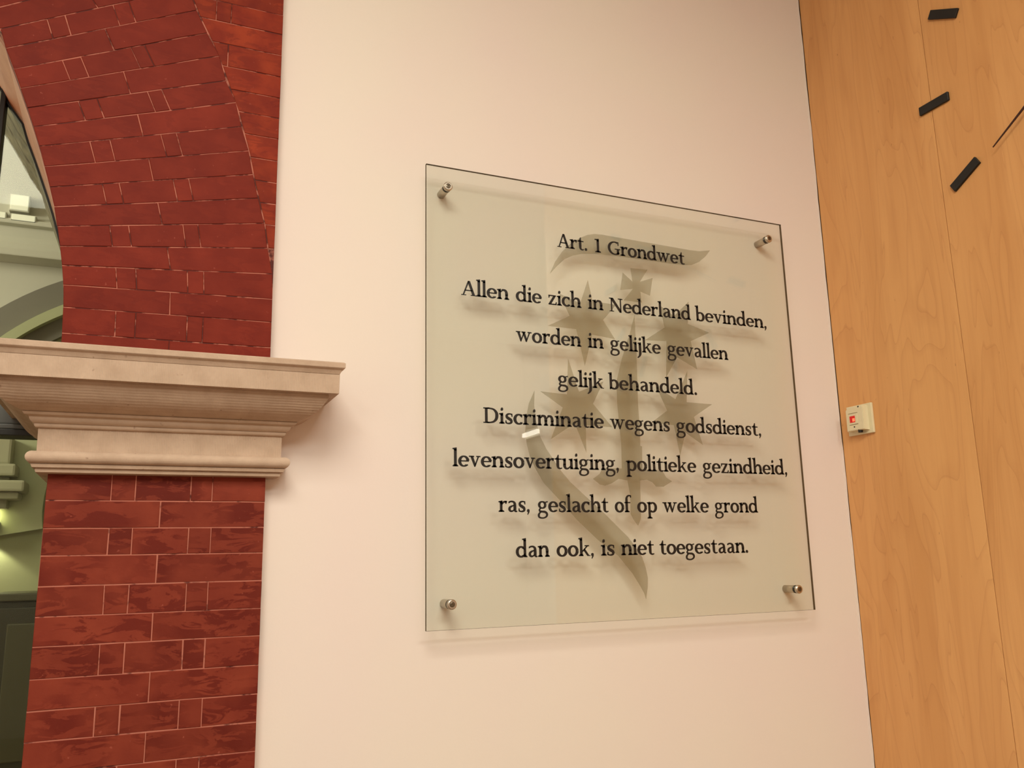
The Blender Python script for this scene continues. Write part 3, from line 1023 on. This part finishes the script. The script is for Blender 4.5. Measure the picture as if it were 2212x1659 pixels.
def bar_x(bm, cy, cz, ang, r0, r1, w0, w1, x0, x1):
    """flat bar lying against the side wall, from radius r0 to r1"""
    dy, dz = math.cos(ang), math.sin(ang)
    ny, nz = -dz, dy
    vs_ = []
    for x in (x0, x1):
        for r, w in ((r0, w0), (r1, w1)):
            for s in (-1, 1):
                vs_.append(bm.verts.new((x, cy + dy * r + ny * s * w / 2, cz + dz * r + nz * s * w / 2)))
    a = vs_
    for q in ((0, 1, 3, 2), (4, 6, 7, 5), (0, 4, 5, 1), (2, 3, 7, 6), (0, 2, 6, 4), (1, 5, 7, 3)):
        bm.faces.new([a[i] for i in q])


for i in range(12):
    bm = bmesh.new()
    bar_x(bm, CY, CZK, math.radians(30 * i), 0.4553, 0.5550, 0.0264, 0.0264, XW - 0.0075, XW + 0.0005)
    bmesh.ops.bevel(bm, geom=list(bm.edges), offset=0.0008, segments=1, affect='EDGES')
    link('hour_bar', bm, M['black'], clock)
ha = math.atan2(2.7086 - CZK, -0.6393 - CY)
bm = bmesh.new()
bar_x(bm, CY, CZK, ha, -0.08, 0.402, 0.017, 0.0022, XW - 0.020, XW - 0.017)
link('minute_hand', bm, M['hand'], clock)
bm = bmesh.new()
bar_x(bm, CY, CZK, math.radians(150), -0.06, 0.27, 0.020, 0.010, XW - 0.0155, XW - 0.0125)
link('hour_hand', bm, M['hand'], clock)
bm = bmesh.new()
seg = 24
r0_ = [bm.verts.new((XW, CY + 0.022 * math.cos(2 * math.pi * i / seg), CZK + 0.022 * math.sin(2 * math.pi * i / seg))) for i in range(seg)]
r1_ = [bm.verts.new((XW - 0.024, CY + 0.018 * math.cos(2 * math.pi * i / seg), CZK + 0.018 * math.sin(2 * math.pi * i / seg))) for i in range(seg)]
for i in range(seg):
    bm.faces.new((r0_[i], r0_[(i + 1) % seg], r1_[(i + 1) % seg], r1_[i]))
bm.faces.new(r1_)
bm.faces.new(r0_[::-1])
link('hub', bm, M['black'], clock)

# ------------------------------------------------------------------ switch
DY, DZ = 0.0141, 0.0029
sw = empty('wall_switch', (XW, -0.0734, 2.054), 'cream plastic switch with a red lit rocker on the beech panelling beside the corner', 'switch')
bm = bmesh.new()
box(bm, (XW - 0.0085, -0.1385 + DY, 2.004 + DZ), (XW, -0.0375 + DY, 2.098 + DZ), bevel=0.0022)
link('base_plate', bm, M['cream'], sw)
bm = bmesh.new()
v8 = []
# raised cover with bevelled top corner, narrowing a little towards the front
cov = [(y + DY, z + DZ) for y, z in ((-0.0525, 2.0160), (-0.1225, 2.0160), (-0.1225, 2.0870), (-0.1180, 2.0900), (-0.0640, 2.0900), (-0.0530, 2.0830))]
A = [bm.verts.new((XW - 0.029, y, z)) for y, z in cov]
B = [bm.verts.new((XW - 0.006, y + (0.002 if y > -0.075 else -0.002), z + (0.002 if z > 2.05 else -0.0015))) for y, z in cov]
bm.faces.new(A)
bm.faces.new(B[::-1])
for i in range(6):
    bm.faces.new((A[i], B[i], B[(i + 1) % 6], A[(i + 1) % 6]))
bmesh.ops.bevel(bm, geom=[e for e in bm.edges if all(v in A for v in e.verts)], offset=0.0016, segments=2, affect='EDGES')
link('cover', bm, M['cream'], sw)
bm = bmesh.new()
box(bm, (XW - 0.0296, -0.1010 + DY, 2.0345 + DZ), (XW - 0.0280, -0.0660 + DY, 2.0355 + DZ))
box(bm, (XW - 0.0296, -0.1010 + DY, 2.0705 + DZ), (XW - 0.0280, -0.0640 + DY, 2.0718 + DZ))
link('rocker_slot', bm, plain('slot_shadow_grey', srgb(128, 108, 70), 0.7), sw)
bm = bmesh.new()
box(bm, (XW - 0.0300, -0.1000 + DY, 2.0362 + DZ), (XW - 0.0285, -0.0645 + DY, 2.0700 + DZ), bevel=0.0006)
rk = link('rocker', bm, M['cream'], sw)
bm = bmesh.new()
box(bm, (XW - 0.0306, -0.0905 + DY, 2.0420 + DZ), (XW - 0.0296, -0.0690 + DY, 2.0625 + DZ))
rw = link('red_window', bm, plain('red_lens', srgb(150, 8, 6), 0.25, emit=(0.8, 0.01, 0.005, 1), es=0.35), rk)
bm = bmesh.new()
box(bm, (XW - 0.0309, -0.0895 + DY, 2.0450 + DZ), (XW - 0.0304, -0.0800 + DY, 2.0545 + DZ), bevel=0.0002)
link('neon_glow', bm, plain('neon_lamp', srgb(255, 90, 50), 0.4, emit=(1.0, 0.12, 0.05, 1), es=1.5), rk)
for cy_, cz_, r_ in ((-0.1060 + DY, 2.0885 + DZ, 0.0026), (-0.0840 + DY, 2.0275 + DZ, 0.0026)):
    bm = bmesh.new()
    a_ = [bm.verts.new((XW - 0.0294, cy_ + r_ * math.cos(t * 0.7854), cz_ + r_ * math.sin(t * 0.7854))) for t in range(8)]
    b_ = [bm.verts.new((XW - 0.0270, cy_ + r_ * math.cos(t * 0.7854), cz_ + r_ * math.sin(t * 0.7854))) for t in range(8)]
    bm.faces.new(a_)
    bm.faces.new(b_[::-1])
    for t in range(8):
        bm.faces.new((a_[t], b_[t], b_[(t + 1) % 8], a_[(t + 1) % 8]))
    link('screw', bm, M['frame_black'], sw)
bm = bmesh.new()
a_ = [bm.verts.new((XW - 0.020 + 0.008 * math.cos(t * 0.5236), -0.084 + 0.008 * math.sin(t * 0.5236), 2.0205)) for t in range(12)]
b_ = [bm.verts.new((XW - 0.020 + 0.007 * math.cos(t * 0.5236), -0.084 + 0.007 * math.sin(t * 0.5236), 2.0112)) for t in range(12)]
bm.faces.new(a_)
bm.faces.new(b_[::-1])
for t in range(12):
    bm.faces.new((a_[t], b_[t], b_[(t + 1) % 12], a_[(t + 1) % 12]))
link('cable_gland', bm, M['frame_black'], sw)

# ------------------------------------------------------------------ glazed steel frame in the arched opening


def ringpts(f, zs):
    return [(f(z), z) for z in zs]


win = bpy.data.objects.new('window_1', None)
C.objects.link(win)
win.location = (CX, 0.46, 0.0)
win['kind'] = 'structure'
zs = [2.10 + 0.05 * i for i in range(0, 24)]


def liner(name, prof, mat, parent, zs_=zs):
    """prof: (offset from the soffit line, y) ring carried up along the curve of the arch"""
    bm = bmesh.new()
    prev = None
    for z in zs_:
        x = intr(z)
        row = [bm.verts.new((x + o_, y_, z)) for o_, y_ in prof]
        n = len(row)
        if prev:
            for q in range(n):
                bm.faces.new((prev[q], prev[(q + 1) % n], row[(q + 1) % n], row[q]))
        else:
            bm.faces.new(row)
        prev = row
    bm.faces.new(prev[::-1])
    return link(name, bm, mat, parent)


liner('edge_seal', [(-0.006, 0.450), (-0.006, 0.480), (0.028, 0.480), (0.028, 0.450)], M['frame_black'], win)
liner('timber_lining', [(0.0, 0.482), (0.0, 0.60), (0.004, 0.605), (0.004, 0.62), (0.0, 0.625), (0.0, 0.75), (0.004, 0.755), (0.004, 0.77), (0.0, 0.775),
                        (0.0, 0.95), (0.028, 0.95), (0.028, 0.482)], M['timber'], win)
bm = bmesh.new()
box(bm, (-3.75, 0.43, 2.012), (-0.155, 0.50, 2.20), bevel=0.003)
box(bm, (-3.75, 0.42, 1.998), (-0.155, 0.50, 2.011), bevel=0.003)
tr = link('transom', bm, M['frame_grey'], win)
bm = bmesh.new()
box(bm, (-3.75, 0.415, 1.981), (-0.155, 0.50, 1.997), bevel=0.002)
link('transom_seal', bm, M['frame_black'], tr)
bm = bmesh.new()
box(bm, (-0.4140, 0.435, 2.19), (-0.4010, 0.48, 2.96), bevel=0.002)
link('mullion', bm, M['frame_black'], win)
bm = bmesh.new()
box(bm, (-0.18, 0.45, 0.0), (-0.152, 0.95, 2.10))
link('jamb', bm, M['hall_green'], win)
bm = bmesh.new()
pts = [(-0.16, 2.19)] + [(intr(z) + 0.01, z) for z in zs if z > 2.19 and z < 3.25] + [(-1.0, 3.6), (-1.9, 3.84), (-1.9, 2.19)]
prism(bm, pts[::-1], 0.455, 0.461)
link('pane', bm, M['pane'], win)
bm = bmesh.new()
box(bm, (-1.9, 0.455, 0.0), (-0.17, 0.461, 1.99))
link('pane', bm, M['pane'], win)

# ------------------------------------------------------------------ the hall beyond the glass
HY = 3.0
bm = bmesh.new()
box(bm, (XL, HY, 0.0), (2.2, HY + 0.2, 3.27))
hall_wall = struct(link('wall_hall', bm, M['hall_green']))
bm = bmesh.new()
box(bm, (XL, HY, 3.27), (2.2, HY + 0.2, 4.7))
link('upper_wall', bm, M['hall_white'], hall_wall)
bm = bmesh.new()
for z0, z1, dd in ((3.255, 3.30, 0.16), (3.30, 3.345, 0.12), (3.345, 3.40, 0.05), (3.47, 3.50, 0.05), (3.50, 3.515, 0.03)):
    box(bm, (XL, HY - dd, z0), (2.2, HY + 0.02, z1), bevel=0.008)
link('cornice', bm, M['hall_white'], hall_wall)


def ring(name, cx, cz, r0, r1, y0, y1, mat, a_0=60, a_1=190, n=48):
    bm = bmesh.new()
    prev = None
    for i in range(n + 1):
        a = math.radians(a_0 + (a_1 - a_0) * i / n)
        c_, s_ = math.cos(a), math.sin(a)
        row = [bm.verts.new((cx + r0 * c_, y0, cz + r0 * s_)), bm.verts.new((cx + r1 * c_, y0, cz + r1 * s_)),
               bm.verts.new((cx + r1 * c_, y1, cz + r1 * s_)), bm.verts.new((cx + r0 * c_, y1, cz + r0 * s_))]
        if prev:
            for q in range(4):
                bm.faces.new((prev[q], prev[(q + 1) % 4], row[(q + 1) % 4], row[q]))
        else:
            bm.faces.new(row)
        prev = row
    bm.faces.new(prev[::-1])
    return link(name, bm, mat, hall_wall)


bm = bmesh.new()
box(bm, (XL, HY - 0.02, 2.30), (2.2, HY + 0.01, 3.26))
link('plaster_field', bm, M['hall_white'], hall_wall)
ring('arch_band', 0.15, 1.95, 1.215, 1.350, HY - 0.10, HY, M['hall_shaded_grey'])
ring('arch_moulding', 0.15, 1.95, 1.165, 1.215, HY - 0.14, HY, M['hall_pale_green'])
ring('arch_band', 0.15, 1.95, 1.075, 1.165, HY - 0.09, HY, M['hall_shaded_grey'])
ring('arch_field', 0.15, 1.95, 0.60, 1.075, HY - 0.05, HY, M['hall_pale_green'])

bm = bmesh.new()
for x0, x1, z0, z1, dd in ((-0.95, -0.600, 2.16, 2.30, 0.16), (-0.95, -0.570, 2.10, 2.16, 0.20), (-0.95, -0.600, 1.94, 2.10, 0.14), (-0.95, -0.520, 2.02, 2.075, 0.24),
                          (-0.95, -0.545, 1.985, 2.02, 0.21)):
    box(bm, (x0, HY - dd, z0), (x1, HY, z1), bevel=0.012)
corb = link('corbel', bm, M['corbel'], hall_wall)
bm = bmesh.new()
box(bm, (XL, TH, 4.7), (2.2, HY + 0.2, 4.8))
struct(link('ceiling_hall', bm, M['hall_white']))
bm = bmesh.new()
box(bm, (XL, TH, -0.12), (2.2, HY + 0.2, 0.0))
struct(link('floor_hall', bm, M['floor']))
bm = bmesh.new()
box(bm, (XL - 0.1, TH, 0.0), (XL, HY + 0.2, 4.7))
struct(link('wall_hall_left', bm, M['hall_green']))
bm = bmesh.new()
box(bm, (2.2, TH, 0.0), (2.3, HY + 0.2, 4.7))
struct(link('wall_hall_right', bm, M['hall_green']))
bm = bmesh.new()
box(bm, (XL, TH - 0.15, ZC + 0.1), (2.2, TH, 4.7))
struct(link('trim_1', bm, M['hall_white']))

cabt = empty('hall_cabinet', (-0.35, HY - 0.2, 0.0), 'dark olive panelled cabinet against the green wall, seen through the arch', 'cabinet')
bm = bmesh.new()
box(bm, (-0.575, HY - 0.42, 0.0), (0.40, HY, 1.50), bevel=0.006)
link('body', bm, M['cabinet'], cabt)
bm = bmesh.new()
box(bm, (-0.590, HY - 0.44, 1.50), (0.42, HY, 1.535), bevel=0.006)
link('top_board', bm, M['cabinet2'], cabt)
for x0, x1 in ((-0.565, -0.10), (-0.09, 0.38)):
    bm = bmesh.new()
    box(bm, (x0, HY - 0.438, 0.08), (x1, HY - 0.42, 1.47), bevel=0.004)
    dr = link('door', bm, M['cabinet'], cabt)
    for z0, z1 in ((0.16, 0.72), (0.80, 1.40)):
        bm = bmesh.new()
        box(bm, (x0 + 0.05, HY - 0.450, z0), (x1 - 0.05, HY - 0.437, z1), bevel=0.006)
        link('raised_panel', bm, M['cabinet2'], dr)
bm = bmesh.new()
box(bm, (-1.6, HY - 0.04, 0.0), (-0.60, HY + 0.01, 1.42), bevel=0.006)
struct(link('trim_2', bm, M['cabinet2']))

sc = empty('wall_sconce', (-0.69, HY, 1.92), 'small bright uplighter on the green hall wall left of the brick pier', 'lamp')
bm = bmesh.new()
box(bm, (-0.75, HY - 0.10, 1.82), (-0.63, HY - 0.03, 1.88), bevel=0.008)
box(bm, (-0.71, HY - 0.04, 1.83), (-0.67, HY, 1.87))
link('lamp_shade', bm, M['lamp_body'], sc)
bm = bmesh.new()
box(bm, (-0.735, HY - 0.092, 1.8805), (-0.645, HY - 0.040, 1.892), bevel=0.003)
link('glow_face', bm, M['hall_glow'], sc)
for nm, rx, en in (('sconce_up_light', math.pi, 9.0), ('sconce_down_light', 0.0, 3.0)):
    L = bpy.data.lights.new(nm, 'SPOT')
    L.energy = en
    L.color = (1.0, 0.98, 0.72)
    L.spot_size = math.radians(110)
    L.spot_blend = 0.3
    L.shadow_soft_size = 0.01
    o = bpy.data.objects.new(nm, L)
    C.objects.link(o)
    o.location = (-0.69, HY - 0.065, 1.905 if rx > 1 else 1.81)
    o.rotation_euler = (rx, 0, 0)

# ------------------------------------------------------------------ ceiling lights of the room, two of them added as fill


def ceiling_light(x, y, sx, sy, label):
    t = empty('ceiling_light', (x, y, ZC), label, 'ceiling light', 'ceiling lights of the room')
    bm = bmesh.new()
    for a, b in (((x - sx / 2 - 0.03, y - sy / 2 - 0.03), (x + sx / 2 + 0.03, y - sy / 2)), ((x - sx / 2 - 0.03, y + sy / 2), (x + sx / 2 + 0.03, y + sy / 2 + 0.03)),
                 ((x - sx / 2 - 0.03, y - sy / 2), (x - sx / 2, y + sy / 2)), ((x + sx / 2, y - sy / 2), (x + sx / 2 + 0.03, y + sy / 2))):
        box(bm, (a[0], a[1], ZC - 0.09), (b[0], b[1], ZC))
    link('light_frame', bm, M['lamp_body'], t)
    bm = bmesh.new()
    box(bm, (x - sx / 2, y - sy / 2, ZC - 0.06), (x + sx / 2, y + sy / 2, ZC - 0.05))
    link('diffuser', bm, M['lamp_glow'], t)
    return t


ceiling_light(-0.35, -2.6, 1.62, 1.52, 'square ceiling light in front of the glass plaque')
ceiling_light(-2.4, -4.7, 1.52, 1.32, 'added square ceiling fill light over the far left of the room')
ceiling_light(0.85, -4.3, 1.52, 1.32, 'added square ceiling fill light behind the photographer')

wl = empty('wall_lamp', (4.2, -6.9, 3.07), 'short bright tube lamp high on the side wall behind the photographer', 'lamp')
bm = bmesh.new()
box(bm, (4.16, -7.12, 3.01), (4.2, -6.68, 3.13), bevel=0.01)
link('glow_housing', bm, M['lamp_body'], wl)
bm = bmesh.new()
box(bm, (4.12, -7.10, 3.04), (4.158, -6.70, 3.09), bevel=0.01)
link('tube', bm, plain('bright_tube', srgb(255, 248, 230), 0.5, emit=(1.0, 0.92, 0.78, 1), es=7.0), wl)

for lx, lz, w_, h_, lab in ((-0.665, 3.505, 0.11, 0.032, 'pale glowing bar imitating a lamp reflection, above the hall cornice, next to the brick arch'),
                            (-0.800, 3.508, 0.10, 0.032, 'pale glowing bar imitating a lamp reflection, above the hall cornice, further from the brick arch'),
                            (-0.690, 3.590, 0.085, 0.085, 'small glowing square imitating a lamp reflection, above the two bars in the hall')):
    t = empty('hall_glow', (lx, HY, lz), lab, 'lamp')  # glowing plates imitate lamp reflections in the pane, no lamps hang here
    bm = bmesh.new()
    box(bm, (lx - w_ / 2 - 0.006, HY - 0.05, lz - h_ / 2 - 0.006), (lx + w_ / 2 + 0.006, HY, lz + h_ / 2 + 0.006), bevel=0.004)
    link('glow_housing', bm, M['hall_white'], t)
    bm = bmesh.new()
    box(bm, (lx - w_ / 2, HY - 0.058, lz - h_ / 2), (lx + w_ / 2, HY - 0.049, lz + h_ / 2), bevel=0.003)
    link('glow_face', bm, plain('reflected_lamp_glow', srgb(220, 216, 190), 0.5, emit=(1.0, 0.97, 0.76, 1), es=0.35), t)
